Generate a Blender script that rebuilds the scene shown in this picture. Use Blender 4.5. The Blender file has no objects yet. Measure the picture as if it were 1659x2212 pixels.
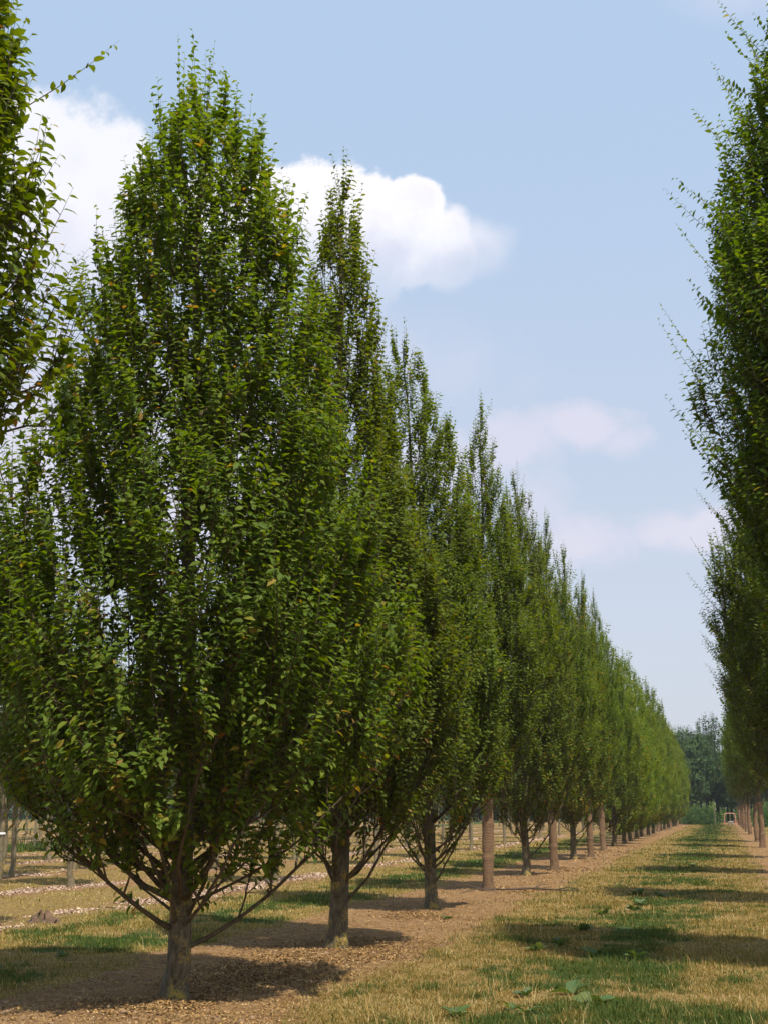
import bpy, math
import numpy as np
from mathutils import Matrix, Vector

SC = bpy.context.scene
COL = SC.collection
R = math.radians

# ------------------------------------------------------------------ camera
PITCH, YAW, EYE = R(13.07), R(14.49), 1.6
cam = bpy.data.cameras.new('camera')
cam.sensor_fit = 'VERTICAL'; cam.sensor_height = 36.0; cam.lens = 2765 / 2212 * 36.0
cam.clip_start = 0.05; cam.clip_end = 6000
cam_ob = bpy.data.objects.new('camera', cam); COL.objects.link(cam_ob)
fwd = Vector((-math.sin(YAW) * math.cos(PITCH), math.cos(YAW) * math.cos(PITCH), math.sin(PITCH)))
rgt = Vector((math.cos(YAW), math.sin(YAW), 0)); upv = rgt.cross(fwd)
cam_ob.matrix_world = Matrix(((rgt.x, upv.x, -fwd.x, 0), (rgt.y, upv.y, -fwd.y, 0),
                              (rgt.z, upv.z, -fwd.z, EYE), (0, 0, 0, 1)))
SC.camera = cam_ob

# ------------------------------------------------------------------ node helper
class NT:
    def __init__(self, tree):
        self.t = tree; self.n = tree.nodes; self.l = tree.links
    def new(self, typ, **kw):
        nd = self.n.new(typ)
        for k, v in kw.items():
            setattr(nd, k, v)
        return nd
    def put(self, sock, v):
        if isinstance(v, bpy.types.NodeSocket): self.l.new(v, sock)
        elif v is not None: sock.default_value = v
    def math(self, op, a, b=None, c=None, clamp=False):
        nd = self.new('ShaderNodeMath', operation=op, use_clamp=clamp)
        for i, v in enumerate((a, b, c)):
            if v is not None: self.put(nd.inputs[i], v)
        return nd.outputs[0]
    def smooth(self, v, lo, hi, a=0.0, b=1.0):
        nd = self.new('ShaderNodeMapRange', interpolation_type='SMOOTHSTEP')
        self.put(nd.inputs['Value'], v)
        nd.inputs['From Min'].default_value = lo; nd.inputs['From Max'].default_value = hi
        nd.inputs['To Min'].default_value = a; nd.inputs['To Max'].default_value = b
        return nd.outputs['Result']
    def noise(self, vec, scale, detail=4, rough=0.55, dist=0.0):
        nd = self.new('ShaderNodeTexNoise')
        if vec is not None: self.l.new(vec, nd.inputs['Vector'])
        nd.inputs['Scale'].default_value = scale; nd.inputs['Detail'].default_value = detail
        nd.inputs['Roughness'].default_value = rough; nd.inputs['Distortion'].default_value = dist
        return nd.outputs['Fac']
    def mix(self, fac, a, b, blend='MIX'):
        nd = self.new('ShaderNodeMix', data_type='RGBA', blend_type=blend)
        self.put(nd.inputs[0], fac); self.put(nd.inputs[6], a); self.put(nd.inputs[7], b)
        return nd.outputs[2]
    def ramp(self, fac, stops):
        nd = self.new('ShaderNodeValToRGB')
        cr = nd.color_ramp
        while len(cr.elements) < len(stops): cr.elements.new(0.5)
        for e, (p, c) in zip(cr.elements, stops):
            e.position = p; e.color = (*c, 1)
        self.put(nd.inputs[0], fac)
        return nd.outputs[0]

# ------------------------------------------------------------------ world: sky with summer clouds
SUN_DIR = Vector((0.38, -0.41, 1.0)).normalized()
sun_el = math.asin(SUN_DIR.z); sun_az = math.atan2(SUN_DIR.x, SUN_DIR.y)
world = bpy.data.worlds.new('World'); SC.world = world; world.use_nodes = True
w = NT(world.node_tree); w.n.clear()
sky = w.new('ShaderNodeTexSky', sky_type='NISHITA', sun_disc=False)
sky.sun_elevation = sun_el; sky.sun_rotation = sun_az
sky.air_density = 1.1; sky.dust_density = 2.2; sky.ozone_density = 1.5; sky.altitude = 30
tc = w.new('ShaderNodeTexCoord'); dirv = tc.outputs['Generated']
sep = w.new('ShaderNodeSeparateXYZ'); w.l.new(dirv, sep.inputs[0])
az = w.math('MULTIPLY', w.math('ARCTAN2', sep.outputs[0], sep.outputs[1]), 57.2958)
el = w.math('MULTIPLY', w.math('ARCSINE', sep.outputs[2]), 57.2958)
n_big = w.noise(dirv, 9, 6, 0.5); n_fine = w.noise(dirv, 38, 9, 0.66)
bill = w.new('ShaderNodeTexVoronoi', feature='SMOOTH_F1'); w.l.new(dirv, bill.inputs['Vector'])
bill.inputs['Scale'].default_value = 30; bill.inputs['Smoothness'].default_value = 0.6
wob = w.math('ADD', w.math('MULTIPLY', w.math('SUBTRACT', n_big, 0.5), 0.7),
             w.math('ADD', w.math('MULTIPLY', w.math('SUBTRACT', n_fine, 0.5), 0.95),
                    w.math('MULTIPLY', w.math('SUBTRACT', bill.outputs['Distance'], 0.45), 0.55)))
def lobe(a0, e0, ra, re, soft, wk=1.0):
    u = w.math('DIVIDE', w.math('SUBTRACT', az, a0), ra)
    v = w.math('DIVIDE', w.math('SUBTRACT', el, e0), re)
    d = w.math('SQRT', w.math('ADD', w.math('MULTIPLY', u, u), w.math('MULTIPLY', v, v)))
    d = w.math('ADD', d, w.math('MULTIPLY', wob, wk))
    return w.smooth(d, 1 + soft, 1 - soft)
def union(*m):
    r = m[0]
    for k in m[1:]: r = w.math('MAXIMUM', r, k)
    return r
main = union(lobe(-18.5, 25.0, 4.2, 3.4, 0.07, .5), lobe(-15.4, 24.9, 2.6, 3.3, 0.07, .6), lobe(-13.3, 25.2, 2.3, 2.6, 0.08, .65), lobe(-11.6, 24.6, 1.6, 2.0, 0.2, .7),
             w.math('MULTIPLY', lobe(-10.6, 24.6, 1.9, 1.2, 0.45, .9), .75), lobe(-22.5, 24.0, 4.0, 3.6, 0.12, .5))
left = union(lobe(-30.5, 26.0, 4.6, 4.4, 0.12, .6), lobe(-27.6, 25.6, 2.6, 3.9, 0.15, .6), lobe(-36, 27.5, 5, 4, 0.2))
# the cloud bodies dissolve towards their undersides
main = w.math('MULTIPLY', main, w.smooth(w.math('ADD', el, w.math('MULTIPLY', wob, 2.0)), 21.3, 27.0, 0.05, 1))
left = w.math('MULTIPLY', left, w.smooth(el, 19.5, 25, 0.2, 0.85))
low = union(w.math('MULTIPLY', lobe(-5.2, 16.6, 1.9, .9, 0.5, 1.7), .75), w.math('MULTIPLY', lobe(-8.4, 16.2, 2.2, 1.0, 0.55, 1.6), .6), w.math('MULTIPLY', lobe(-11.5, 15.3, 2.8, 1.2, 0.6, 1.5), .6),
            w.math('MULTIPLY', lobe(-3.4, 16.0, 1.3, .6, 0.55, 1.6), .55), w.math('MULTIPLY', lobe(-7.6, 13.6, 1.3, 1.2, 0.6, 1.5), .45),
            w.math('MULTIPLY', lobe(-5.8, 11.4, 2.2, 1.1, 0.5, 1.5), .7), w.math('MULTIPLY', lobe(-0.5, 11.9, 2.3, .9, 0.4, 1.2), .75),
            w.math('MULTIPLY', lobe(-26, 15, 9, 5, 0.5), .8), w.math('MULTIPLY', lobe(3.5, 34.2, 3.2, 1.0, 0.7), .35),
            w.math('MULTIPLY', lobe(-19, 19.5, 8, 2.6, 0.7), .35),
            w.math('MULTIPLY', lobe(28, 20, 10, 3, 0.4), .8), w.math('MULTIPLY', lobe(80, 35, 18, 8, 0.4), .9),
            w.math('MULTIPLY', lobe(-80, 30, 20, 7, 0.4), .9), w.math('MULTIPLY', lobe(150, 30, 22, 8, 0.4), .9))
skyc = w.mix(1.0, sky.outputs[0], (0.93, 1.0, 1.03, 1), 'MULTIPLY')
# thin milky veil of summer haze in the sky, thicker near the horizon
veil = 0.72
veil_c = w.mix(w.smooth(el, 2, 34), (6.6, 6.9, 7.9, 1), (5.2, 6.75, 8.9, 1))
SKY_S = 0.10
base = w.mix(veil, skyc, veil_c)
cl = w.mix(w.smooth(w.math('ADD', el, w.math('MULTIPLY', wob, 9)), 22.5, 28), (8.0, 7.8, 8.7, 1), (9.0, 8.9, 9.3, 1))
out_c = w.mix(w.math('MULTIPLY', low, .85), base, (7.3, 6.9, 7.9, 1))
out_c = w.mix(union(main, left), out_c, cl)
bg = w.new('ShaderNodeBackground'); w.l.new(out_c, bg.inputs[0]); bg.inputs[1].default_value = SKY_S
wo = w.new('ShaderNodeOutputWorld'); w.l.new(bg.outputs[0], wo.inputs[0])

# ------------------------------------------------------------------ sun
sun = bpy.data.lights.new('sun', 'SUN'); sun.energy = 5.0; sun.angle = R(0.8); sun.color = (1.0, 0.93, 0.82)
sun_ob = bpy.data.objects.new('sun', sun); COL.objects.link(sun_ob)
sun_ob.rotation_mode = 'QUATERNION'; sun_ob.rotation_quaternion = SUN_DIR.to_track_quat('Z', 'Y')
sun_ob.location = (20, -20, 40)
SC.view_settings.view_transform = 'Standard'; SC.view_settings.look = 'None'
SC.view_settings.gamma = 1.0; SC.view_settings.exposure = 0.2
HAZE = 0.00025
SC.cycles.max_bounces = 6; SC.cycles.diffuse_bounces = 3; SC.cycles.glossy_bounces = 2
SC.cycles.transmission_bounces = 4; SC.cycles.volume_bounces = 0; SC.cycles.transparent_max_bounces = 4
SC.cycles.use_adaptive_sampling = True; SC.cycles.adaptive_threshold = 0.02
SC.cycles.use_denoising = True

# ------------------------------------------------------------------ numpy helpers
def hash2(ix, iy, seed):
    h = (ix.astype(np.int64) * 374761393 + iy.astype(np.int64) * 668265263 + seed * 1442695041) & 0x7fffffff
    h = ((h ^ (h >> 13)) * 1274126177) & 0x7fffffff
    return ((h ^ (h >> 16)) & 0xffff) / 65535.0
def vnoise(x, y, s, seed=0):
    x = np.asarray(x, float) / s; y = np.asarray(y, float) / s
    ix = np.floor(x); iy = np.floor(y); fx = x - ix; fy = y - iy
    fx = fx * fx * (3 - 2 * fx); fy = fy * fy * (3 - 2 * fy)
    a = hash2(ix, iy, seed); b = hash2(ix + 1, iy, seed); c = hash2(ix, iy + 1, seed); d = hash2(ix + 1, iy + 1, seed)
    return (a * (1 - fx) + b * fx) * (1 - fy) + (c * (1 - fx) + d * fx) * fy
def fbm(x, y, s, seed=0, o=4):
    v = 0; a = 0.5; t = 0
    for k in range(o):
        v = v + a * vnoise(x, y, s / 2 ** k, seed + 17 * k); t += a; a *= 0.5
    return v / t
def sst(v, lo, hi):
    t = np.clip((v - lo) / (hi - lo), 0, 1); return t * t * (3 - 2 * t)
def unit(v):
    return v / np.maximum(np.linalg.norm(v, axis=-1, keepdims=True), 1e-9)

def mesh_np(name, verts, quads=None, tris=None, attrs=None, smooth=False):
    me = bpy.data.meshes.new(name)
    verts = np.ascontiguousarray(verts, np.float32).reshape(-1, 3)
    nq = 0 if quads is None else len(quads); nt = 0 if tris is None else len(tris)
    idx = []
    if nq: idx.append(np.asarray(quads, np.int32).ravel())
    if nt: idx.append(np.asarray(tris, np.int32).ravel())
    idx = np.concatenate(idx)
    tot = np.concatenate([np.full(nq, 4, np.int32), np.full(nt, 3, np.int32)])
    start = np.concatenate([[0], np.cumsum(tot)[:-1]]).astype(np.int32)
    me.vertices.add(len(verts)); me.vertices.foreach_set('co', verts.ravel())
    me.loops.add(len(idx)); me.loops.foreach_set('vertex_index', idx)
    me.polygons.add(nq + nt); me.polygons.foreach_set('loop_start', start); me.polygons.foreach_set('loop_total', tot)
    if smooth: me.polygons.foreach_set('use_smooth', np.ones(nq + nt, bool))
    for k, v in (attrs or {}).items():
        at = me.attributes.new(k, 'FLOAT', 'POINT'); at.data.foreach_set('value', np.ascontiguousarray(v, np.float32))
    me.update(calc_edges=True)
    return me

def tubes(P, Rad, m, cap=True):
    """P (n,K,3) polylines, Rad (n,K); returns verts, quads"""
    n, K, _ = P.shape
    T = unit(np.gradient(P, axis=1))
    mean = unit(P[:, -1] - P[:, 0])
    ref = np.where(np.abs(mean[:, 2:3]) > 0.7, np.array([[1.0, 0, 0]]), np.array([[0, 0, 1.0]]))
    A = unit(np.cross(T, ref[:, None, :])); B = np.cross(T, A)
    th = np.arange(m) * 2 * np.pi / m
    V = P[:, :, None, :] + Rad[:, :, None, None] * (A[:, :, None, :] * np.cos(th)[None, None, :, None] + B[:, :, None, :] * np.sin(th)[None, None, :, None])
    base = (np.arange(n) * K * m)[:, None, None]
    i = np.arange(K - 1)[None, :, None] * m; j = np.arange(m)[None, None, :]; j2 = (j + 1) % m
    Q = np.stack([base + i + j, base + i + j2, base + i + m + j2, base + i + m + j], -1).reshape(-1, 4)
    return V.reshape(-1, 3), Q

class Geo:
    def __init__(self): self.v = []; self.q = []; self.t = []; self.n = 0; self.a = []
    def add(self, V, Q=None, T=None, a=0.0):
        V = np.asarray(V, float).reshape(-1, 3)
        if Q is not None and len(Q): self.q.append(np.asarray(Q) + self.n)
        if T is not None and len(T): self.t.append(np.asarray(T) + self.n)
        self.v.append(V); self.a.append(np.full(len(V), a) if np.isscalar(a) else a); self.n += len(V)
    def mesh(self, name, smooth=False):
        return mesh_np(name, np.concatenate(self.v), np.concatenate(self.q) if self.q else None,
                       np.concatenate(self.t) if self.t else None, {'var': np.concatenate(self.a)}, smooth)

# leaf templates: (u along, v across, z up) in leaf lengths
LEAF_HI = (np.array([[0, 0, 0], [.25, .235, .05], [.27, 0, -.02], [.25, -.235, .05], [.62, .225, -.04], [.64, 0, -.11], [.62, -.225, -.04], [1.0, 0, -.30]]),
           np.array([[1, 4, 5, 2], [2, 5, 6, 3]]), np.array([[0, 1, 2], [0, 2, 3], [4, 7, 5], [5, 7, 6]]))
LEAF_LO = (np.array([[0, 0, 0], [.42, .27, .04], [1.0, 0, -.2], [.42, -.27, .04]]), np.zeros((0, 4), int), np.array([[0, 1, 2], [0, 2, 3]]))
def leaves_mesh(name, Pos, A, N, size, var, tpl):
    TV, TQ, TT = tpl
    A = unit(A); N = unit(N - (N * A).sum(-1, keepdims=True) * A); S = np.cross(N, A)
    V = Pos[:, None, :] + size[:, None, None] * (A[:, None, :] * TV[None, :, 0:1] + S[:, None, :] * TV[None, :, 1:2] + N[:, None, :] * TV[None, :, 2:3])
    n = len(Pos); b = (np.arange(n) * len(TV))[:, None, None]
    Q = (b + TQ[None]).reshape(-1, 4) if len(TQ) else None
    T = (b + TT[None]).reshape(-1, 3)
    return mesh_np(name, V, Q, T, {'var': np.repeat(var, len(TV))}, smooth=len(TQ) > 0)

# ------------------------------------------------------------------ materials
def mat(name):
    m = bpy.data.materials.new(name); m.use_nodes = True
    t = NT(m.node_tree); t.n.clear()
    out = t.new('ShaderNodeOutputMaterial')
    return m, t, out
def leaf_mat(name, stops, trans=0.48, rough=0.38, spec=0.34, back=0.2):
    m, t, out = mat(name)
    at = t.new('ShaderNodeAttribute', attribute_name='var')
    oi = t.new('ShaderNodeObjectInfo')
    c = t.ramp(at.outputs['Fac'], stops)
    hs = t.new('ShaderNodeHueSaturation')
    t.l.new(t.math('MULTIPLY_ADD', oi.outputs['Random'], 0.022, 0.490), hs.inputs['Hue'])
    t.l.new(t.math('MULTIPLY_ADD', oi.outputs['Random'], 0.22, 0.90), hs.inputs['Value'])
    t.l.new(c, hs.inputs['Color']); c = hs.outputs[0]
    geo = t.new('ShaderNodeNewGeometry')
    cb = t.mix(back, c, (0.12, 0.19, 0.03, 1))
    cc = t.mix(geo.outputs['Backfacing'], c, cb)
    p = t.new('ShaderNodeBsdfPrincipled'); t.l.new(cc, p.inputs['Base Color'])
    t.l.new(t.math('MULTIPLY_ADD', geo.outputs['Backfacing'], 0.3, rough), p.inputs['Roughness'])
    p.inputs['Specular IOR Level'].default_value = spec
    tr = t.new('ShaderNodeBsdfTranslucent')
    t.l.new(t.mix(1.0, c, (1.5, 1.4, 0.4, 1), 'MULTIPLY'), tr.inputs[0])
    mx = t.new('ShaderNodeMixShader'); mx.inputs[0].default_value = trans
    t.l.new(p.outputs[0], mx.inputs[1]); t.l.new(tr.outputs[0], mx.inputs[2]); t.l.new(mx.outputs[0], out.inputs[0])
    return m
M = {}
M['leaf'] = leaf_mat('hornbeam_leaf', [(0.0, (.052, .094, .004)), (0.45, (.108, .162, .005)), (0.75, (.165, .212, .012)), (0.88, (.22, .23, .02)), (0.95, (.34, .23, .03)), (1.0, (.26, .10, .03))])
M['leaf_young'] = leaf_mat('young_leaf', [(0.0, (.035, .09, .018)), (0.5, (.065, .14, .025)), (0.85, (.12, .19, .035)), (1.0, (.25, .18, .03))])
M['leaf_dark'] = leaf_mat('dark_leaf', [(0.0, (.018, .042, .012)), (0.5, (.038, .078, .018)), (1.0, (.07, .115, .026))], trans=.22)
M['leaf_bush'] = leaf_mat('bush_leaf', [(0.0, (.04, .09, .03)), (0.6, (.08, .16, .05)), (1.0, (.14, .22, .08))])
M['leaf_sunny'] = leaf_mat('sunlit_undergrowth_leaf', [(0.0, (.07, .13, .02)), (0.6, (.16, .24, .05)), (1.0, (.26, .32, .09))])
M['weed'] = leaf_mat('weed_leaf', [(0.0, (.05, .085, .025)), (0.6, (.085, .135, .04)), (1.0, (.2, .23, .07))], trans=.3, rough=.55)
M['grass'] = leaf_mat('grass_blades', [(0.0, (.045, .085, .018)), (0.3, (.085, .12, .022)), (0.45, (.19, .145, .032)), (0.65, (.285, .20, .064)), (0.85, (.40, .28, .105)), (1.0, (.56, .44, .23))], trans=.25, rough=.6, spec=.25, back=.0)

def bark_mat(name, dark, light, lichen, lichen_amt, scale=1.0):
    m, t, out = mat(name)
    tcn = t.new('ShaderNodeTexCoord'); ob = tcn.outputs['Object']
    mp = t.new('ShaderNodeMapping'); mp.inputs['Scale'].default_value = (1, 1, 0.35); t.l.new(ob, mp.inputs[0])
    n1 = t.noise(mp.outputs[0], 26 * scale, 6, .65); n2 = t.noise(ob, 7 * scale, 5, .6); n3 = t.noise(ob, 60, 4, .7)
    n4 = t.noise(ob, 3.2, 3, .5)
    spz = t.new('ShaderNodeSeparateXYZ'); t.l.new(ob, spz.inputs[0])
    low_ = t.smooth(spz.outputs[2], 1.0, .05, 0, .075)  # more lichen towards the base, also painting in sunlight the crown blocks there
    c = t.ramp(n1, [(0.3, dark), (0.7, light)])
    li = t.math('MULTIPLY', t.smooth(t.math('ADD', n2, t.math('ADD', low_, t.math('MULTIPLY', t.math('SUBTRACT', n3, .5), .8))), .62 - lichen_amt, .74 - lichen_amt), t.smooth(n4, .3, .6))
    c = t.mix(li, c, t.ramp(n3, [(0.3, tuple(k * .6 for k in lichen)), (0.7, lichen)]))
    p = t.new('ShaderNodeBsdfPrincipled'); t.l.new(c, p.inputs['Base Color']); p.inputs['Roughness'].default_value = .9
    p.inputs['Specular IOR Level'].default_value = .2
    b = t.new('ShaderNodeBump'); b.inputs['Strength'].default_value = .7; b.inputs['Distance'].default_value = .012
    t.l.new(t.math('ADD', n1, t.math('MULTIPLY', n3, .5)), b.inputs['Height']); t.l.new(b.outputs[0], p.inputs['Normal'])
    t.l.new(p.outputs[0], out.inputs[0]); return m
M['bark'] = bark_mat('hornbeam_bark', (.035, .03, .02), (.175, .145, .09), (.38, .27, .06), .05)
M['bark_branch'] = bark_mat('branch_bark', (.04, .033, .02), (.14, .105, .06), (.20, .16, .05), .02)
M['bark_young'] = bark_mat('young_bark', (.10, .085, .052), (.25, .205, .13), (.40, .27, .07), .03)
M['bark_dark'] = bark_mat('dark_bark', (.02, .018, .016), (.06, .05, .04), (.08, .09, .05), -.1)

def simple(name, c, rough=.7, c2=None, scale=8, metal=0.0):
    m, t, out = mat(name)
    p = t.new('ShaderNodeBsdfPrincipled'); p.inputs['Roughness'].default_value = rough; p.inputs['Metallic'].default_value = metal
    tcn = t.new('ShaderNodeTexCoord')
    t.l.new(t.ramp(t.noise(tcn.outputs['Object'], scale, 5), [(0.35, c), (0.7, c2 or tuple(k * .8 for k in c))]), p.inputs['Base Color'])
    t.l.new(p.outputs[0], out.inputs[0]); return m
M['pink'] = simple('faded_red_paint', (.55, .20, .17), .5, (.62, .30, .24), 3)
M['white'] = simple('white_plastic', (.72, .73, .74), .45, (.55, .56, .56), 5)
M['band'] = simple('white_band', (.8, .8, .8), .5, (.7, .7, .7), 20)
M['deadwood'] = simple('dead_wood', (.10, .065, .04), .9, (.05, .035, .025), 30)
M['stump'] = simple('torn_soil_stump', (.17, .10, .06), .95, (.07, .045, .03), 14)

M['clod'] = simple('dry_clod', (.30, .19, .105), .95, (.14, .085, .045), 25)
# jute wrapping: coarse woven cloth
m, t, out = mat('jute_wrap')
tcn = t.new('ShaderNodeTexCoord'); sp = t.new('ShaderNodeSeparateXYZ'); t.l.new(tcn.outputs['Object'], sp.inputs[0])
ang = t.math('ARCTAN2', sp.outputs[1], sp.outputs[0])
nn = t.noise(tcn.outputs['Object'], 9, 4)
rows = t.math('SINE', t.math('ADD', t.math('MULTIPLY', sp.outputs[2], 2 * math.pi / .029), t.math('MULTIPLY', nn, 3)))
cols = t.math('SINE', t.math('ADD', t.math('MULTIPLY', ang, 30.0), t.math('MULTIPLY', nn, 2)))
fz = t.noise(tcn.outputs['Object'], 45, 4, .7)
wv = t.math('ADD', t.math('MULTIPLY_ADD', t.math('MULTIPLY', rows, cols), .26, t.math('MULTIPLY_ADD', rows, .13, .5)), t.math('MULTIPLY', t.math('SUBTRACT', fz, .5), .9))
c = t.ramp(wv, [(0.1, (.09, .048, .028)), (0.5, (.26, .16, .088)), (0.95, (.44, .30, .18))])
c = t.mix(t.smooth(nn, .42, .66, 0, .5), c, (.16, .105, .07, 1)); c = t.mix(t.smooth(sp.outputs[2], .25, .0, 0, .5), c, (.13, .085, .05, 1))
p = t.new('ShaderNodeBsdfPrincipled'); t.l.new(c, p.inputs['Base Color']); p.inputs['Roughness'].default_value = .95
p.inputs['Specular IOR Level'].default_value = .1
b = t.new('ShaderNodeBump'); b.inputs['Strength'].default_value = 1.0; b.inputs['Distance'].default_value = .02
t.l.new(wv, b.inputs['Height']); t.l.new(b.outputs[0], p.inputs['Normal']); t.l.new(p.outputs[0], out.inputs[0])
M['jute'] = m

def piece_mat(name, stops, rough=.85):
    m, t, out = mat(name)
    at = t.new('ShaderNodeAttribute', attribute_name='var')
    p = t.new('ShaderNodeBsdfPrincipled'); t.l.new(t.ramp(at.outputs['Fac'], stops), p.inputs['Base Color']); p.inputs['Roughness'].default_value = rough
    p.inputs['Specular IOR Level'].default_value = .2
    t.l.new(p.outputs[0], out.inputs[0]); return m
M['litter'] = piece_mat('dry_leaf_litter', [(0, (.05, .03, .016)), (.45, (.20, .115, .045)), (.8, (.42, .25, .09)), (1, (.55, .40, .22))])
M['chips'] = piece_mat('pale_wood_chips', [(0, (.16, .09, .055)), (.5, (.38, .25, .17)), (1, (.60, .47, .33))])

# ground
m, t, out = mat('ground_earth')
ob = t.new('ShaderNodeNewGeometry').outputs['Position']
def attr(k): return t.new('ShaderNodeAttribute', attribute_name=k).outputs['Fac']
g1 = t.noise(ob, 1.3, 6, .6); g2 = t.noise(ob, 9, 6, .65); g3 = t.noise(ob, 55, 5, .7); g4 = t.noise(ob, 4, 5, .7)
soil = t.ramp(t.math('MULTIPLY_ADD', g3, .5, t.math('MULTIPLY', g2, .5)), [(0.34, (.075, .045, .020)), (0.5, (.225, .125, .052)), (0.64, (.38, .235, .11))])
soil = t.mix(t.smooth(g1, .42, .62, 0, .5), soil, (.29, .175, .082, 1))
dry = t.ramp(t.math('MULTIPLY_ADD', g3, .55, t.math('MULTIPLY', g2, .45)), [(0.33, (.10, .06, .024)), (0.5, (.22, .145, .050)), (0.68, (.38, .265, .105))])
grn = t.ramp(t.math('MULTIPLY_ADD', g3, .55, t.math('MULTIPLY', g2, .45)), [(0.33, (.022, .042, .012)), (0.5, (.055, .085, .022)), (0.68, (.11, .13, .04))])
chp = t.ramp(g3, [(0.38, (.15, .085, .05)), (0.52, (.34, .22, .15)), (0.68, (.55, .40, .30))])
edge = t.math('MULTIPLY', t.math('SUBTRACT', t.math('MULTIPLY_ADD', g2, .6, t.math('MULTIPLY', g3, .4)), .5), 1.6)
grass_c = t.mix(t.smooth(t.math('ADD', attr('green'), edge), .3, .75), dry, grn)
c = t.mix(t.smooth(t.math('ADD', attr('soil'), edge), .35, .65), grass_c, soil)
c = t.mix(t.smooth(t.math('ADD', attr('chip'), edge), .4, .65), c, chp)
p = t.new('ShaderNodeBsdfPrincipled'); t.l.new(c, p.inputs['Base Color']); p.inputs['Roughness'].default_value = .95
p.inputs['Specular IOR Level'].default_value = .1
b = t.new('ShaderNodeBump'); b.inputs['Strength'].default_value = .9; b.inputs['Distance'].default_value = .04
t.l.new(t.math('ADD', t.math('MULTIPLY', g2, 1.0), t.math('MULTIPLY', g3, .6)), b.inputs['Height']); t.l.new(b.outputs[0], p.inputs['Normal'])
t.l.new(p.outputs[0], out.inputs[0]); M['ground'] = m

# ------------------------------------------------------------------ object helpers
def link(name, data, parent=None, material=None, loc=None, rz=0.0):
    o = bpy.data.objects.new(name, data); COL.objects.link(o)
    if parent is not None: o.parent = parent
    if loc is not None: o.location = loc
    if rz: o.rotation_euler = (0, 0, rz)
    if material is not None and data is not None and not data.materials: data.materials.append(material)
    return o
def tag(o, label=None, cat=None, group=None, kind=None):
    if label: o['label'] = label
    if cat: o['category'] = cat
    if group: o['group'] = group
    if kind: o['kind'] = kind
    return o
def copy_thing(src, loc, rz, scale, label, group):
    c = src.copy(); COL.objects.link(c); c.location = loc; c.rotation_euler = (0, 0, rz); c.scale = (scale[0], scale[0], scale[1])
    c['label'] = label
    if group: c['group'] = group
    elif 'group' in c: del c['group']
    for ch in list(src.children):
        d = ch.copy(); COL.objects.link(d); d.parent = c
    return c

# ------------------------------------------------------------------ ground layout
ROW_L, ROW_R = -4.65, 1.5
FIELD_ROWS = [-9.75, -13.3, -16.9, -20.5, -24.1, -31.3, -34.9, -38.5, -42.1, -45.7, -49.3]
def height(x, y):
    far = 1 - sst(np.hypot(x, y), 60, 120)
    h = (fbm(x, y, 1.7, 3) - .5) * .09 + (fbm(x, y, .35, 9, 3) - .5) * .035
    s = np.exp(-((x - ROW_L - .2) / 1.0) ** 2) + np.exp(-((x - ROW_R) / .8) ** 2)
    h = h + s * ((fbm(x, y, .26, 21, 3) - .5) * .085)
    return h * far
def masks(x, y):
    wx = x + (fbm(x, y, 1.4, 5) - .5) * .9 + (fbm(x, y, .4, 6) - .5) * .35
    soil = sst(wx, -6.35, -5.95) * (1 - sst(wx, -3.75, -3.1)) + sst(wx, .55, 1.0) * (1 - sst(wx, 2.2, 2.7))
    chip = np.zeros_like(wx)
    for k, r in enumerate(FIELD_ROWS):
        n = fbm(x, y, 2.6, 40 + k)
        d = np.abs(wx - r)
        soil = np.maximum(soil, (1 - sst(d, .4, .9)) * (.35 + .65 * sst(n, .4, .55)))
        d2 = np.abs(wx - r + .15 + (fbm(x, y, .8, 60 + k) - .5) * .9)
        chip = np.maximum(chip, (1 - sst(d2, .1, .6)) * sst(n + (fbm(x, y, .35, 61) - .5) * .5, .42, .62))
    # stump area without chips
    g = fbm(x, y, 1.1, 77) * .55 + fbm(x, y, .3, 78) * .45
    mid = np.exp(-((x + 1.2) / 1.1) ** 2); lf = np.exp(-((x + 7.2) / .95) ** 2)
    green = sst(g + .20 * mid * (1 - .15 * np.sin(y * .5)) + .24 * lf + .10 * sst(y, 50, 80) * mid - .045, .52, .78)
    green = np.where(x < -9.2, green * .35, green)
    crop = sst(wx, -29.8, -29.4) * (1 - sst(wx, -26.2, -25.8)) + sst(wx, -57, -56) * (1 - sst(wx, -53, -52.5))
    green = np.maximum(green, crop * (x < -20)); soil = soil * (1 - crop)
    green = np.maximum(green, sst(y, 175, 185) * .8)
    return np.clip(soil, 0, 1), np.clip(green, 0, 1), np.clip(chip, 0, 1), crop * (x < -20)

def axis(parts):
    r = [np.arange(a, b, s) for a, b, s in parts]; return np.concatenate(r)
gx = np.concatenate([[-3500, -1500, -700, -350, -200, -130], axis([(-90, -45, 2.), (-45, -20, .45), (-20, -12, .2), (-12, 3.2, .085), (3.2, 12, .5), (12, 60, 4.)]), [60, 100, 180, 350, 700, 1500, 3500]])
gy = np.concatenate([[-3500, -900, -300, -100, -40, -15, -4], axis([(2, 9, .5), (9, 20, .085), (20, 34, .14), (34, 60, .4), (60, 110, 1.), (110, 230, 3.)]), [230, 300, 450, 800, 1600, 3500]])
X, Y = np.meshgrid(gx, gy, indexing='ij'); nx, ny = X.shape
Z = height(X, Y); so, gr, ch, cr_ = masks(X, Y)
ii = np.arange(nx - 1)[:, None] * ny + np.arange(ny - 1)[None, :]
Q = np.stack([ii, ii + ny, ii + ny + 1, ii + 1], -1).reshape(-1, 4)
me = mesh_np('ground', np.stack([X, Y, Z], -1), Q, None, {'soil': so.ravel(), 'green': gr.ravel(), 'chip': ch.ravel()}, True)
tag(link('ground', me, None, M['ground']), kind='structure')

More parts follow.
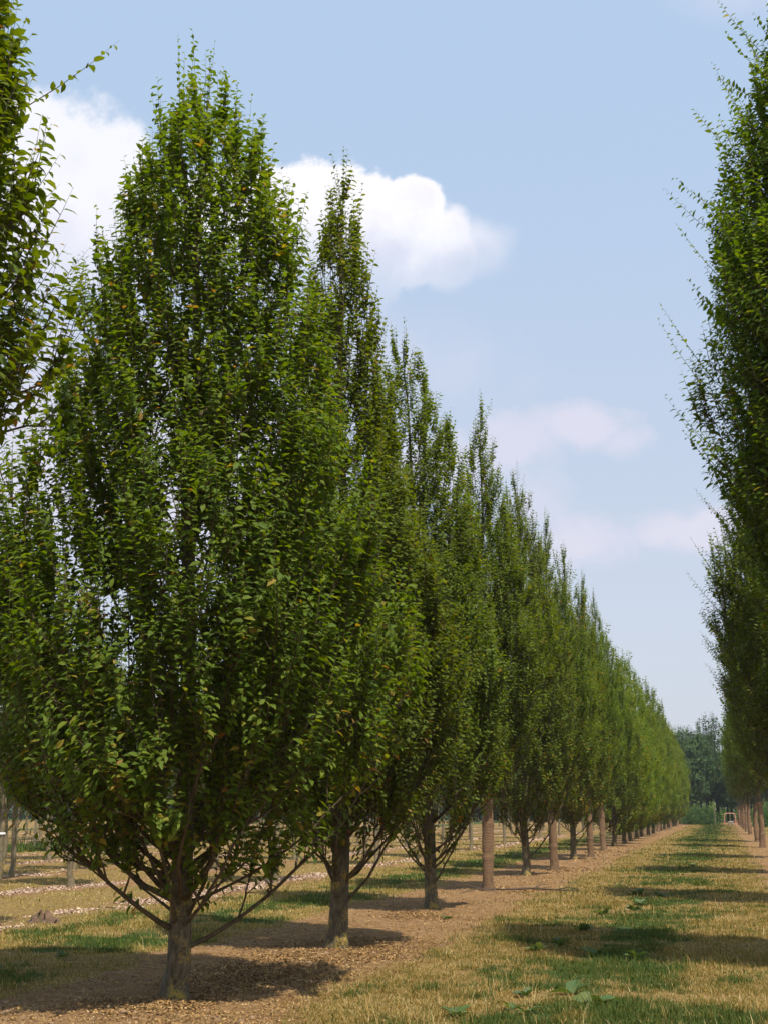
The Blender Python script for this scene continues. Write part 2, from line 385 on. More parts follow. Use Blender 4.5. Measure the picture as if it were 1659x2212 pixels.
# ------------------------------------------------------------------ grass
def in_view(x, y, margin=1.0):
    # keep what the photograph and a step to the side can see
    yr = y * math.cos(YAW) - x * math.sin(YAW); xr = x * math.cos(YAW) + y * math.sin(YAW)
    return (yr > 5) & (np.abs(xr) < yr * .31 + margin) & (yr * .19 - 1.6 < yr)
def blades(name, label, n, x0, x1, y0, y1, hmul, seed, wmul=1.0, power=2.2, soil_keep=.02, crop_only=False, tall=1.0):
    g = np.random.default_rng(seed)
    # density falls with distance: blades are drawn uniformly in 1/y^k
    u = g.random(n); a, b = y0 ** (1 - power), y1 ** (1 - power)
    y = (a + (b - a) * u) ** (1 / (1 - power)); x = g.uniform(x0, x1, n)
    s, gr, c, cr = masks(x, y)
    keep = in_view(x, y) & (g.random(n) > np.maximum(s, c) * (1 - soil_keep))
    clump = fbm(x, y, .16, 91, 3)
    keep &= g.random(n) < sst(clump, .28, .55) * .85 + .15
    keep &= g.random(n) < .30 + .70 * sst(fbm(x, y, .8, 93, 3), .36, .52)
    if crop_only: keep &= cr > .5
    x, y, gr, clump = x[keep], y[keep], gr[keep], clump[keep]; n = len(x); patch = fbm(x, y, 1.1, 95, 3)
    z = height(x, y)
    isg = g.random(n) < gr * .85 + .04
    L = g.lognormal(0, .42, n) * .037 * hmul * (.25 + .7 * clump + .9 * patch) * np.where(isg, 1.15, .9)
    stalk = g.random(n) < .012
    L = np.where(stalk, L * 2.4, L) * tall
    wd = .0028 * wmul * np.maximum(1, y / 13) * g.uniform(.7, 1.4, n)
    az = g.uniform(0, 2 * np.pi, n); tilt = np.clip(np.abs(g.normal(0, .65, n)) + np.where(isg, 0, .45), 0, 1.5)
    tilt = np.where(stalk, tilt * .3, tilt)
    d = np.stack([np.cos(az) * np.sin(tilt), np.sin(az) * np.sin(tilt), np.cos(tilt)], -1)
    side = np.stack([-np.sin(az + g.normal(0, .8, n)), np.cos(az), np.zeros(n)], -1); side = unit(side)
    p = np.stack([x, y, z - .005], -1)
    tip_dir = unit(d + np.stack([np.cos(az) * .5, np.sin(az) * .5, -.25 * np.ones(n)], -1))
    mid = p + d * (L * .55)[:, None]; tip = mid + tip_dir * (L * .45)[:, None]
    hw = (side * wd[:, None])
    V = np.stack([p - hw, p + hw, mid + hw * .7, mid - hw * .7, tip], 1)
    b0 = (np.arange(n) * 5)[:, None]
    Qd = b0 + np.array([0, 1, 2, 3]); Tr = b0 + np.array([3, 2, 4])
    var = np.where(isg, g.uniform(0, .36, n), np.clip(g.normal(.66, .16, n) + (fbm(x, y, .7, 55) - .5) * .5, .4, 1))
    o = link(name, mesh_np(name, V, Qd, Tr, {'var': np.repeat(var, 5)}), None, M['grass'])
    return tag(o, label, 'grass', None, 'stuff')
blades('dry_alley_grass', 'mown dry grass mixed with green tufts on the broad alley between the two tree rows', 1500000, -4.4, 1.6, 8.6, 160, 1.0, 1, power=2.1)
blades('shaded_verge_grass', 'greener grass verge in the shade just left of the left tree row', 520000, -9.6, -5.5, 9.5, 70, 1.1, 2, power=2.0)
blades('field_grass', 'pale sunlit dry grass between the young tree rows of the left field', 420000, -45, -9.2, 14, 80, 1.0, 3, power=1.9, wmul=1.3)
blades('green_crop', 'low bright green crop strip between the young trees of the left field', 160000, -30, -25.5, 36, 90, 3.2, 4, power=1.5, crop_only=True, wmul=1.4)
blades('right_verge_grass', 'dry grass on the far side of the right tree row', 60000, 2.2, 8, 30, 120, 1.2, 5, power=1.6, wmul=1.4)

# ------------------------------------------------------------------ litter and chips (stuff)
def pieces(name, label, x, y, size, var, seed, material, cat, lift=.004, thick=.25):
    g = np.random.default_rng(seed); n = len(x)
    p = np.stack([x, y, height(x, y) + lift + g.uniform(0, .012, n)], -1)
    nrm = unit(np.stack([g.normal(0, .38, n), g.normal(0, .38, n), np.ones(n)], -1))
    a = unit(np.cross(nrm, g.normal(size=(n, 3)))); b = np.cross(nrm, a)
    asp = g.uniform(.35, .8, n)
    q = [a, b * asp[:, None], -a * g.uniform(.7, 1, n)[:, None], -b * asp[:, None]]
    V = np.stack([p + k * size[:, None] * g.uniform(.7, 1.1, n)[:, None] + nrm * (g.uniform(-thick, thick, n) * size)[:, None] for k in q], 1)
    Qd = (np.arange(n) * 4)[:, None] + np.arange(4)
    o = link(name, mesh_np(name, V, Qd, None, {'var': np.repeat(var, 4)}), None, material)
    return tag(o, label, cat, None, 'stuff')
g = np.random.default_rng(11)
n = 150000
y = (9 ** -1.2 + (60 ** -1.2 - 9 ** -1.2) * g.random(n)) ** (1 / -1.2); x = g.normal(ROW_L + .2, .9, n)
s, gr_, c_, _ = masks(x, y)
cl = fbm(x, y, .5, 31, 3)
heap = sum(np.exp(-(((x - hx) / hr) ** 2 + ((y - hy) / (hr * 1.2)) ** 2)) for hx, hy, hr in
           [(-4.5, 12.3, .9), (-4.55, 14.6, 1.1), (-4.0, 15.6, .9), (-4.6, 20.2, .7), (-3.7, 36, 1.2), (-3.8, 51, 1.6), (-4.6, 10.3, .5), (-4.1, 27, .8)])
k = (s > .5) & (g.random(n) < .14 * sst(cl, .35, .6) + .8 * sst(heap * (.5 + cl), .25, .8)) & in_view(x, y)
x, y = x[k], y[k]
pieces('leaf_litter', 'dry fallen leaves and bark bits on the bare soil strip under the left tree row', x, y, g.uniform(.007, .021, len(x)) * np.maximum(1, y / 18),
       np.clip(g.beta(2.2, 2.2, len(x)) + (y < 11) * .05, 0, 1), 12, M['litter'], 'leaf litter')
n = 260000
y = (14 ** -.9 + (75 ** -.9 - 14 ** -.9) * g.random(n)) ** (1 / -.9); x = g.choice(FIELD_ROWS, n) + g.normal(-.12, .33, n)
s, gr_, c_, _ = masks(x, y)
k = (g.random(n) < c_) & in_view(x, y); x, y = x[k], y[k]
pieces('wood_chips', 'pale pinkish wood chips strewn along the young tree rows of the left field', x, y, g.uniform(.014, .045, len(x)) * np.maximum(1, y / 30), g.beta(2.4, 1.6, len(x)), 13, M['chips'], 'wood chips', thick=.35)
# clods of dry earth
nc = 2600
y = (9 ** -1.2 + (45 ** -1.2 - 9 ** -1.2) * g.random(nc)) ** (1 / -1.2); x = g.uniform(-6.2, -3.2, nc)
s, _, _, _ = masks(x, y); cz = fbm(x, y, .7, 35, 3)
k = (s > .5) & in_view(x, y) & (g.random(nc) < sst(cz, .42, .6)); x, y = x[k], y[k]; nc = len(x)
ico = unit(np.array([[0, 0, 1], [.9, 0, .4], [.28, .85, .4], [-.72, .53, .4], [-.72, -.53, .4], [.28, -.85, .4], [.72, .53, -.4], [-.28, .85, -.4], [-.9, 0, -.4], [-.28, -.85, -.4], [.72, -.53, -.4], [0, 0, -1]], float))
it = np.array([[0, 1, 2], [0, 2, 3], [0, 3, 4], [0, 4, 5], [0, 5, 1], [1, 6, 2], [2, 7, 3], [3, 8, 4], [4, 9, 5], [5, 10, 1], [2, 6, 7], [3, 7, 8], [4, 8, 9], [5, 9, 10], [1, 10, 6], [6, 11, 7], [7, 11, 8], [8, 11, 9], [9, 11, 10], [10, 11, 6]])
cs = g.lognormal(-4.3, .45, nc) * np.maximum(1, y / 22)
V = np.stack([x, y, height(x, y)], -1)[:, None] + ico[None] * cs[:, None, None] * g.uniform(.6, 1.35, (nc, 12, 1)) * np.array([1.2, 1.1, .7])
o = link('earth_clods', mesh_np('earth_clods', V, None, ((np.arange(nc) * 12)[:, None, None] + it[None]).reshape(-1, 3)), None, M['clod'])
tag(o, 'small crumbly clods of dry earth on the bare strip under the left row', 'clods', None, 'stuff')
# straw on the soil strips
n = 16000
y = (9 ** -1.2 + (40 ** -1.2 - 9 ** -1.2) * g.random(n)) ** (1 / -1.2); x = g.uniform(-6.2, -3.1, n)
s, _, _, _ = masks(x, y); k = (s > .4) & in_view(x, y); x, y = x[k], y[k]; n = len(x)
az_ = g.uniform(0, 2 * np.pi, n); L = g.uniform(.02, .13, n); wd = .0022 * np.maximum(1, y / 13)
p0 = np.stack([x, y, height(x, y) + .006], -1); d = np.stack([np.cos(az_), np.sin(az_), g.normal(0, .06, n)], -1) * L[:, None]
sd = np.stack([-np.sin(az_), np.cos(az_), np.zeros(n)], -1) * wd[:, None]; lift = np.array([0, 0, .008])
V = np.stack([p0 - sd, p0 + sd, p0 + d * .5 + sd + lift, p0 + d * .5 - sd + lift, p0 + d + sd * .3, p0 + d - sd * .3], 1)
b0 = (np.arange(n) * 6)[:, None]
o = link('straw_bits', mesh_np('straw_bits', V, np.concatenate([b0 + np.array([0, 1, 2, 3]), b0 + np.array([3, 2, 4, 5])]), None, {'var': np.repeat(g.uniform(.5, 1, n), 6)}), None, M['litter'])
tag(o, 'thin straw stalks scattered over the bare soil strip under the left row', 'straw', None, 'stuff')

# ------------------------------------------------------------------ trees
def tree_parts(seed, H, prof, n_prim, n_shoot, leaf=.087, spacing=.029, z_start=(.35, .6), tr=.10, lean=(0, 0), lod='hi', sides=14,
               shoot_len=(.28, .72), upright=1.0, wrap=None, leader=(.5, 1.05), yellow=.010, bare=.22, rise=(1.0, 2.8), branch_r=.019, flare=.35,
               straggle=0, n_sec=320, core=.06, low_fade=1.0, reach=0.0):
    g = np.random.default_rng(seed)
    pz = np.array([p[0] for p in prof]); pr = np.array([p[1] for p in prof]); z_lo = pz[0]
    env = lambda z: np.interp(z, pz, pr)
    lob = g.uniform(0, 2 * np.pi, 6)
    def env_az(z, a):
        return env(z) * (1 + .10 * np.sin(2 * a + lob[0] + z * .5) + .09 * np.sin(3 * a + lob[1] - z * 1.1) + .08 * np.sin(5 * a + lob[2] + z * 2.3))
    lx = lambda z: np.asarray(z)[..., None] * 0 + np.stack([lean[0] * (np.asarray(z) / H) ** 2, lean[1] * (np.asarray(z) / H) ** 2, np.zeros_like(np.asarray(z, float))], -1)
    # trunk
    kz = np.concatenate([[-.15, 0, .05, .12, .25, .45], np.linspace(.8, H * .93, 22)])
    wob_ = np.stack([np.interp(kz, np.linspace(0, H, 9), g.normal(0, .035, 9)), np.interp(kz, np.linspace(0, H, 9), g.normal(0, .035, 9)), np.zeros(len(kz))], -1)
    wob_[:4] *= 0; wob_ *= np.minimum(1, tr / .10)
    tc_ = lx(np.maximum(kz, 0)) + wob_; tc_[:, 2] = kz
    trd = tr * (np.clip(1 - kz / (H * .95), 0.02, 1) ** .95) * (1 + flare * np.exp(-np.maximum(kz, 0) / .10)) + .004
    V, Qd = tubes(tc_[None], trd[None], sides)
    Vr = V.reshape(len(kz), sides, 3)
    th = np.arange(sides) * 2 * np.pi / sides
    f = 1 + .07 * np.sin(3 * th + lob[3])[None, :] * np.exp(-np.maximum(kz, 0) / .5)[:, None] + .05 * np.sin(5 * th[None, :] + kz[:, None] * 1.3) + g.normal(0, .015, (len(kz), sides))
    Vr = tc_[:, None, :] + (Vr - tc_[:, None, :]) * f[:, :, None]
    trunk = Geo(); trunk.add(Vr.reshape(-1, 3), Qd); tm = trunk.mesh('trunk', True)
    # primary limbs
    N = 12; i = np.arange(n_prim)
    fr = (i + .5) / n_prim
    z0 = z_start[0] + (H * .74 - z_start[0]) * fr ** 1.25 * 1.0
    if z_start[1] > z_start[0]:
        k = max(1, int(n_prim * .42)); z0[:k] = g.uniform(z_start[0], z_start[1] + .3, k); z0[0] = z_start[0] * .75
    a = i * 2.39996 + g.normal(0, .25, n_prim)
    Lz = (g.uniform(rise[0], rise[1], n_prim)) * (1 - .45 * z0 / H)
    q = np.sqrt(g.uniform(.22, 1.0, n_prim))
    if z_start[0] < 1.5: kq = int(n_prim * .42); q[:kq] = np.sqrt(g.uniform(.45, 1.0, kq)); Lz[:kq] *= 1.1
    zt = np.minimum(z0 + Lz, H * .985)
    t_ = np.linspace(0, 1, N)[None, :]
    bend = g.uniform(.55, .95, n_prim)[:, None]
    az_b = a[:, None] + g.normal(0, .18, n_prim)[:, None] * t_ + .06 * np.sin(7 * t_ + lob[4])
    zz = z0[:, None] + (zt - z0)[:, None] * t_ ** 1.25
    rt = env_az(zt, a) * q * .86
    rr = rt[:, None] * (1 - (1 - t_) ** (1 + bend)) / 1.0
    rr = np.minimum(rr, env_az(np.maximum(zz, z_lo + .05), az_b) * .97 * np.where(zz < z_lo + .2, 1.3, 1))
    rr[:, 0] = trd.mean() * .2
    P = np.stack([np.cos(az_b) * rr, np.sin(az_b) * rr, zz], -1) + lx(zz) + g.normal(0, .012, (n_prim, N, 3)) * np.array([1, 1, 1]) * (t_[..., None] > 0)
    br = branch_r * (.55 + .75 * g.random(n_prim)) * (1 - .55 * z0 / H)
    RB = br[:, None] * (1 - .78 * t_) * (1 + .5 * np.exp(-t_ / .05))
    B = Geo(); V, Qd = tubes(P, RB, 7); B.add(V, Qd)
    # secondary twigs: points spread through the crown volume, each joined to a limb below it
    def inside(n_):
        zc = np.linspace(pz[0], min(pz[-1], H * .97), 200); w_ = env(zc) ** 1.05 + .10; w_ *= low_fade + (1 - low_fade) * sst(zc, z_lo, z_lo + 1.7); w_ /= w_.sum()
        z_ = g.choice(zc, n_, p=w_) + g.normal(0, .03, n_); a_ = g.uniform(0, 2 * np.pi, n_)
        r_ = env_az(z_, a_) * np.sqrt(g.uniform(core, 1.0, n_)) * .93
        return np.stack([np.cos(a_) * r_, np.sin(a_) * r_, z_], -1) + lx(z_)
    cand = inside(n_sec * 4)
    sel = [0]; dmin = np.full(len(cand), 1e9)
    # spread them out, leaving some gaps
    sc_ = np.array([1, 1, .55])
    for _ in range(n_sec - 1):
        dmin = np.minimum(dmin, (((cand - cand[sel[-1]]) * sc_) ** 2).sum(1)); k_ = int(np.argmax(dmin * g.uniform(.25, 1, len(cand)))); sel.append(k_)
    tgt = cand[sel]
    nodes = np.concatenate([P[:, 1:].reshape(-1, 3), tc_[8:]]); nd_r = np.concatenate([RB[:, 1:].ravel(), trd[8:] * .4])
    Dz = tgt[:, None, 2] - nodes[None, :, 2] ; Dh = np.hypot(tgt[:, None, 0] - nodes[None, :, 0], tgt[:, None, 1] - nodes[None, :, 1])
    cost = Dh * 1.3 + np.abs(Dz - .45) * .8 + np.where(Dz < .08, 2.0, 0)
    pick = cost.argmin(1); root_ = nodes[pick]; K2 = 7; t2 = np.linspace(0, 1, K2)[None, :, None]
    mid_ = (root_ + tgt) / 2 + (tgt - root_) * np.array([.18, .18, -.12])
    S2 = root_[:, None] * (1 - t2) ** 2 + mid_[:, None] * 2 * t2 * (1 - t2) + tgt[:, None] * t2 ** 2 + g.normal(0, .008, (n_sec, K2, 3)) * (t2 > 0)
    r2 = np.minimum(nd_r[pick] * .8, .010)[:, None] * (1 - .6 * t2[..., 0]) + .001
    V, Qd = tubes(S2, r2, 4); B.add(V, Qd)
    bi = g.integers(0, n_sec, n_shoot); bt = g.uniform(.30, 1.0, n_shoot)
    x_ = bt * (K2 - 1); k0 = np.minimum(x_.astype(int), K2 - 2); fr_ = (x_ - k0)[:, None]
    pos = S2[bi, k0] * (1 - fr_) + S2[bi, k0 + 1] * fr_; tan = unit(S2[bi, k0 + 1] - S2[bi, k0])
    ctr = lx(pos[:, 2]); rel = pos - ctr; paz = np.arctan2(rel[:, 1], rel[:, 0]) + g.normal(0, 1.0, n_shoot)
    inc = np.clip(g.normal(.62, .32, n_shoot), .05, 1.5) / upright
    d0 = unit(tan * .35 + np.stack([np.cos(paz) * np.sin(inc), np.sin(paz) * np.sin(inc), np.cos(inc)], -1))
    L = g.uniform(*shoot_len, n_shoot)
    if z_start[0] < 1.5 and lod != 'far':
        ns = 110; lb = g.integers(0, max(1, int(n_prim * .42)), ns); lk = g.integers(2, 6, ns)
        sp0 = P[lb, lk]; sa = g.uniform(0, 6.28, ns); sd = unit(np.stack([np.cos(sa), np.sin(sa), g.uniform(.2, 1.4, ns)], -1))
        pos = np.concatenate([pos, sp0]); d0 = np.concatenate([d0, sd]); L = np.concatenate([L, g.uniform(.10, .32, ns)]); n_shoot = len(L)
    li = np.arange(n_prim); lp = P[:, -1]; lt = unit(P[:, -1] - P[:, -2])
    ld = unit(lt * .7 + np.stack([g.normal(0, .15, n_prim), g.normal(0, .15, n_prim), np.ones(n_prim)], -1)); lL = g.uniform(*leader, n_prim)
    nt_ = 12
    tz = np.linspace(H * .82, H * .925, nt_); tp = lx(tz) + np.stack([0 * tz, 0 * tz, tz], -1); ta = g.uniform(0, 6.28, nt_); ti = g.uniform(.05, .42, nt_); ti[-1] = .02
    td = np.stack([np.cos(ta) * np.sin(ti), np.sin(ta) * np.sin(ti), np.cos(ti)], -1); tL = g.uniform(.5, .9, nt_); tL[-1] = H * .09
    is_out = np.concatenate([np.zeros(n_shoot, bool), np.ones(n_prim + nt_, bool)])
    if straggle:
        # long stragglers reaching well out of the crown
        zs_ = g.uniform(pz[0] + .4, H * .93, straggle); as_ = g.uniform(0, 2 * np.pi, straggle); as_ = np.where(np.arange(straggle) < straggle * reach, np.pi + g.normal(0, .5, straggle), as_); rs_ = env_az(zs_, as_) * .85
        sp_ = np.stack([np.cos(as_) * rs_, np.sin(as_) * rs_, zs_], -1) + lx(zs_)
        rl = np.stack([np.cos(as_), np.sin(as_), 0 * as_], -1); sdv = unit(rl * g.uniform(.5, 1.1, straggle)[:, None] + np.array([0, 0, .8])); sL = g.uniform(.6, 1.05, straggle)
        pos = np.concatenate([pos, lp, tp, sp_]); d0 = np.concatenate([d0, ld, td, sdv]); L = np.concatenate([L, lL, tL, sL]); is_out = np.concatenate([is_out, np.ones(straggle, bool)])
    else:
        pos = np.concatenate([pos, lp, tp]); d0 = np.concatenate([d0, ld, td]); L = np.concatenate([L, lL, tL])
    # keep side shoots inside the crown outline
    tip = pos + d0 * L[:, None]; rel = tip - lx(tip[:, 2]); ra = np.hypot(rel[:, 0], rel[:, 1]); lim = env_az(np.clip(tip[:, 2], z_lo, H), np.arctan2(rel[:, 1], rel[:, 0])) + .10
    over = (ra > lim) & ~is_out
    d0[over] = unit(d0[over] * np.array([.35, .35, 1]) + np.array([0, 0, .3])); L = np.where(over, L * .75, L)
    up_b = g.uniform(.05, .35, len(L)) * L
    K = 5; ts = np.linspace(0, 1, K)
    SP = pos[:, None, :] + d0[:, None, :] * (L[:, None] * ts)[..., None] + np.array([0, 0, 1.])[None, None] * (up_b[:, None] * ts ** 2)[..., None]
    if lod != 'far':
        V, Qd = tubes(SP, (.0042 * (1.1 - ts)[None] * np.ones((len(L), 1))) * (1.2 if lod == 'hi' else 1.6), 3); B.add(V, Qd)
    bm_ = B.mesh('branches', True)
    # leaves in two ranks
    nl = np.maximum(3, (L / spacing)).astype(int); si = np.repeat(np.arange(len(L)), nl)
    kk = np.arange(len(si)) - np.repeat(np.cumsum(nl) - nl, nl); tt = (kk + .6) / nl[si]
    lp_ = pos[si] + d0[si] * (L[si] * tt)[:, None] + np.array([0, 0, 1.]) * (up_b[si] * tt ** 2)[:, None]
    T = unit(d0[si] * L[si][:, None] + np.array([0, 0, 2.]) * (up_b[si] * tt)[:, None])
    ref = unit(g.normal(size=(len(L), 3)) * np.array([1, 1, .25]))[si]
    S = unit(np.cross(T, ref)); sgn = np.where(kk % 2 == 0, 1., -1.)[:, None]
    A = S * sgn * .85 + T * g.uniform(.25, .75, len(si))[:, None] + g.normal(0, .22, (len(si), 3)) + np.array([0, 0, -.12])
    relo = unit((lp_ - lx(lp_[:, 2])) * np.array([1, 1, 0]))
    Nn = T * .8 + np.array([0, 0, .55]) + relo * .3 + g.normal(0, .38, (len(si), 3))
    size = leaf * g.uniform(.55, 1.25, len(si)) * (1 - .5 * np.clip((tt - .75) / .25, 0, 1)) * np.where(is_out[si], .85, 1.0)
    keep = g.random(len(si)) > .05
    var = np.clip(g.normal(.45, .17, len(si)) + .18 * np.clip(tt - .7, 0, 1), 0, .84)
    zl = lp_[:, 2]; yl = g.random(len(si)) < yellow * (1 + 5 * (1 - sst(zl, z_lo + .2, z_lo + 2.0)))
    yshoot = (g.random(len(L)) < yellow * .8)[si] & (g.random(len(si)) < .6)
    var = np.where(yl | yshoot, g.uniform(.84, 1.0, len(si)), var)
    cm = leaves_mesh('crown', lp_[keep], A[keep], Nn[keep], size[keep], var[keep], LEAF_HI if lod == 'hi' else LEAF_LO)
    wm = None
    if wrap:
        zk = np.arange(0, wrap + .01, .06); zk[0] = -.02
        rk = np.interp(zk, kz, trd) / (1 + 0 * zk); rk = np.minimum(rk, tr * 1.0) * (1 + .06 * np.sin(zk * 3 + lob[0])) + .018
        for zr in [.62 + g.uniform(-.05, .05), 1.3 + g.uniform(-.15, .15), 1.95]:
            rk += .016 * np.exp(-((zk - zr) / .05) ** 2) - .016 * np.exp(-((zk - zr - .07) / .03) ** 2)
        rk += .035 * np.exp(-zk / .07)
        cen = np.stack([np.interp(zk, kz, tc_[:, 0]), np.interp(zk, kz, tc_[:, 1]), zk], -1)
        V, Qd = tubes(cen[None], rk[None], 20)
        Vr = V.reshape(len(zk), 20, 3); Vr = cen[:, None] + (Vr - cen[:, None]) * (1 + g.normal(0, .03, (len(zk), 20)) + .05 * np.sin(np.arange(20)[None] * .63 + zk[:, None] * 4 + lob[2]))[..., None]
        W = Geo(); W.add(Vr.reshape(-1, 3), Qd); wm = W.mesh('trunk_wrap', True)
    return tm, bm_, cm, wm

def make_tree(name, loc, label, group, leafm='leaf', barkm='bark', branchm='bark_branch', rz=0, cat='tree', **kw):
    tm, bm_, cm, wm = tree_parts(**kw)
    root = link(name, None, None, None, loc, rz); root.empty_display_size = .3
    tag(root, label, cat, group)
    link('trunk', tm, root, M[barkm]); link('branches', bm_, root, M[branchm]); link('crown', cm, root, M[leafm])
    if wm is not None: link('trunk_wrap', wm, root, M['jute'])
    return root
def gz(x, y): return float(height(np.array([x], float), np.array([y], float))[0])
def P3(x, y, dz=0): return (x, y, gz(x, y) + dz)

G_L = 'hornbeam trees of the left row'; G_R = 'hornbeam trees of the right row'
P_T1 = [(1.15, .9), (1.45, 1.35), (1.9, 1.75), (2.6, 1.98), (3.4, 1.92), (4.2, 1.7), (5, 1.42), (6, 1.2), (6.8, 1.02), (7.4, .84), (7.8, .64), (8.2, .38), (8.55, .14), (8.9, .02)]
P_T2 = [(1.35, .6), (1.65, 1.15), (2.2, 1.5), (3.4, 1.6), (4.6, 1.35), (5.8, .95), (6.6, .68), (7.6, .55), (8.6, .45), (9.2, .25), (9.8, .08), (10.3, .02)]
P_T3 = [(1.25, .5), (1.6, 1.1), (2.3, 1.4), (3.5, 1.5), (4.3, 1.4), (5.5, 1.25), (6.3, 1.1), (7.5, .9), (8.4, .62), (9.2, .32), (9.9, .02)]
P_W = [(2.2, .35), (2.8, .95), (3.8, 1.4), (5, 1.4), (6.2, 1.15), (7.4, .75), (8.4, .42), (9.4, .18), (10.1, .02)]
P_RA = [(2.7, .4), (3.4, .95), (4.4, 1.2), (5.2, 1.38), (5.9, 1.5), (6.9, 1.42), (8.2, 1.22), (9.0, .95), (10.2, .58), (11.0, .3), (12, .02)]
P_RB = [(2.5, .4), (3.1, 1.1), (4.4, 1.4), (6.0, 1.45), (7.2, 1.1), (8.5, .8), (9.5, .4), (10.5, .02)]
P_T0 = [(3.3, .5), (3.6, 1.2), (4.2, 1.22), (5.5, 1.12), (6.5, 1.02), (8, .75), (9.3, .3), (10, .02)]

make_tree('hornbeam_tree', P3(-4.62, 10.74), 'large nearest low-branched hornbeam with yellow lichen on its trunk base', G_L, seed=101, low_fade=.25, core=.16, H=8.85, prof=P_T1, n_prim=72, n_shoot=5600, n_sec=860,
          z_start=(.5, .95), tr=.098, flare=.3, straggle=0, rise=(1.3, 3.0), branch_r=.020, bare=.26, yellow=.02)
make_tree('hornbeam_tree', P3(-4.56, 15.43), 'second low-branched hornbeam of the left row, with the tall narrow spire top', G_L, seed=102, low_fade=.25, core=.16, H=10.3, prof=P_T2, n_prim=60, n_shoot=4900, n_sec=680,
          z_start=(.6, 1.2), tr=.115, rise=(1.3, 3.0), branch_r=.020, bare=.25, yellow=.014)
make_tree('hornbeam_tree', P3(-4.70, 21.26), 'third low-branched hornbeam, just left of the first jute-wrapped trunk', G_L, seed=103, low_fade=.25, core=.16, H=9.9, prof=P_T3, n_prim=56, n_shoot=4600, n_sec=640,
          z_start=(.5, 1.1), tr=.10, lean=(-.5, 0), rise=(1.3, 2.8), bare=.25, yellow=.014)
make_tree('hornbeam_tree', P3(-4.65, 5.5), 'close high-stemmed hornbeam whose leafy crown enters at the top left edge', G_L, seed=104, H=10, prof=P_T0, n_prim=48, n_shoot=3400, n_sec=560,
          z_start=(2.9, 3.4), tr=.11, wrap=2.2, straggle=14, rise=(1.2, 2.4), bare=.12)
w1 = make_tree('wrapped_hornbeam', P3(-4.67, 26.39), 'hornbeam on the first and largest jute-wrapped trunk of the left row', G_L, seed=105, leader=(.35, .7), H=10.2, prof=P_W, n_prim=42, n_shoot=3300, n_sec=520,
          z_start=(2.0, 2.6), tr=.098, wrap=2.5, rise=(1.1, 2.6), bare=.12, lod='mid', leaf=.09)
t4 = make_tree('hornbeam_tree', P3(-4.77, 32.36), 'bare-legged vase-shaped hornbeam between the first and second jute-wrapped trunks', G_L, seed=106, leader=(.35, .7), low_fade=.3, core=.15, H=10.2, prof=[(a * 1.02, b * .92) for a, b in P_T3], n_prim=44, n_shoot=3300, n_sec=520,
          z_start=(.5, 1.2), tr=.095, rise=(1.2, 2.8), lod='mid', leaf=.09, yellow=.03)
ra = make_tree('wrapped_hornbeam', P3(1.5, 14), 'close dark hornbeam crown filling the upper right edge of the view', G_R, seed=107, H=12, prof=P_RA, n_prim=52, n_shoot=5600, n_sec=860,
          z_start=(2.6, 3.2), tr=.12, wrap=2.4, straggle=44, reach=.45, rise=(1.1, 2.4), bare=.12)
rb = make_tree('wrapped_hornbeam', P3(1.5, 24), 'second hornbeam of the right row, its crown below the big one at the edge', G_R, seed=108, H=10.6, prof=P_RB, n_prim=44, n_shoot=3600, n_sec=560,
          z_start=(2.3, 2.9), tr=.11, wrap=2.4, straggle=28, reach=.4, rise=(1.1, 2.4), bare=.12, lod='mid', leaf=.09)
t5 = make_tree('hornbeam_tree', P3(-4.78, 42.93), 'dark-trunked hornbeam between the second and third jute-wrapped trunks', G_L, seed=109, leader=(.35, .7), H=10.2, prof=P_T3, n_prim=38, n_shoot=2600, n_sec=420,
          z_start=(.6, 1.2), tr=.095, rise=(1.2, 2.6), lod='mid', leaf=.105, spacing=.037, yellow=.05)

far_low = make_tree('hornbeam_tree', P3(-4.8, 59.3), 'low-branched hornbeam right behind the fourth jute-wrapped trunk', G_L, seed=110, H=9.9, prof=[(.6, .5), (1.1, 1.15), (2, 1.5), (3.5, 1.6), (5.5, 1.3), (7.5, .75), (9, .3), (9.9, .02)], n_prim=32, n_shoot=1700, n_sec=320,
          z_start=(.5, .9), tr=.10, rise=(1.2, 2.6), lod='far', leaf=.15, spacing=.05, yellow=.03, leader=(.25, .5), bare=.15)
far_wrap = make_tree('wrapped_hornbeam', P3(1.5, 58.8), 'hornbeam of the right row on the nearest jute-wrapped trunk at the right edge', G_R, seed=111, H=10, prof=P_RB, n_prim=32, n_shoot=1700, n_sec=320,
          z_start=(2.3, 2.8), tr=.105, wrap=1.95, rise=(1.1, 2.4), lod='far', leaf=.15, spacing=.05, yellow=.01, leader=(.3, .6), bare=.12, straggle=10)
gg = np.random.default_rng(5)
def lcopy(src, x, y, label, group, s=1.0, h=1.0):
    return copy_thing(src, P3(x, y), gg.uniform(0, 6.28), (s, s * h), label, group)
lcopy(w1, -4.5, 35.7, 'hornbeam on the second jute-wrapped trunk of the left row', G_L, 1.0, .95)
lcopy(w1, -4.48, 45.53, 'hornbeam on the third jute-wrapped trunk, right of a dark trunk', G_L, .95, 1.0)
lcopy(w1, -4.69, 52.68, 'hornbeam on the fourth jute-wrapped trunk, a pale band round its foot', G_L, 1.0, 1.0)
FARL = 'distant hornbeam in the closed far half of the left row'
ys = [63.8, 69, 74.2, 79.5, 85, 91, 97, 103, 109, 115, 121, 127, 133, 139, 145]
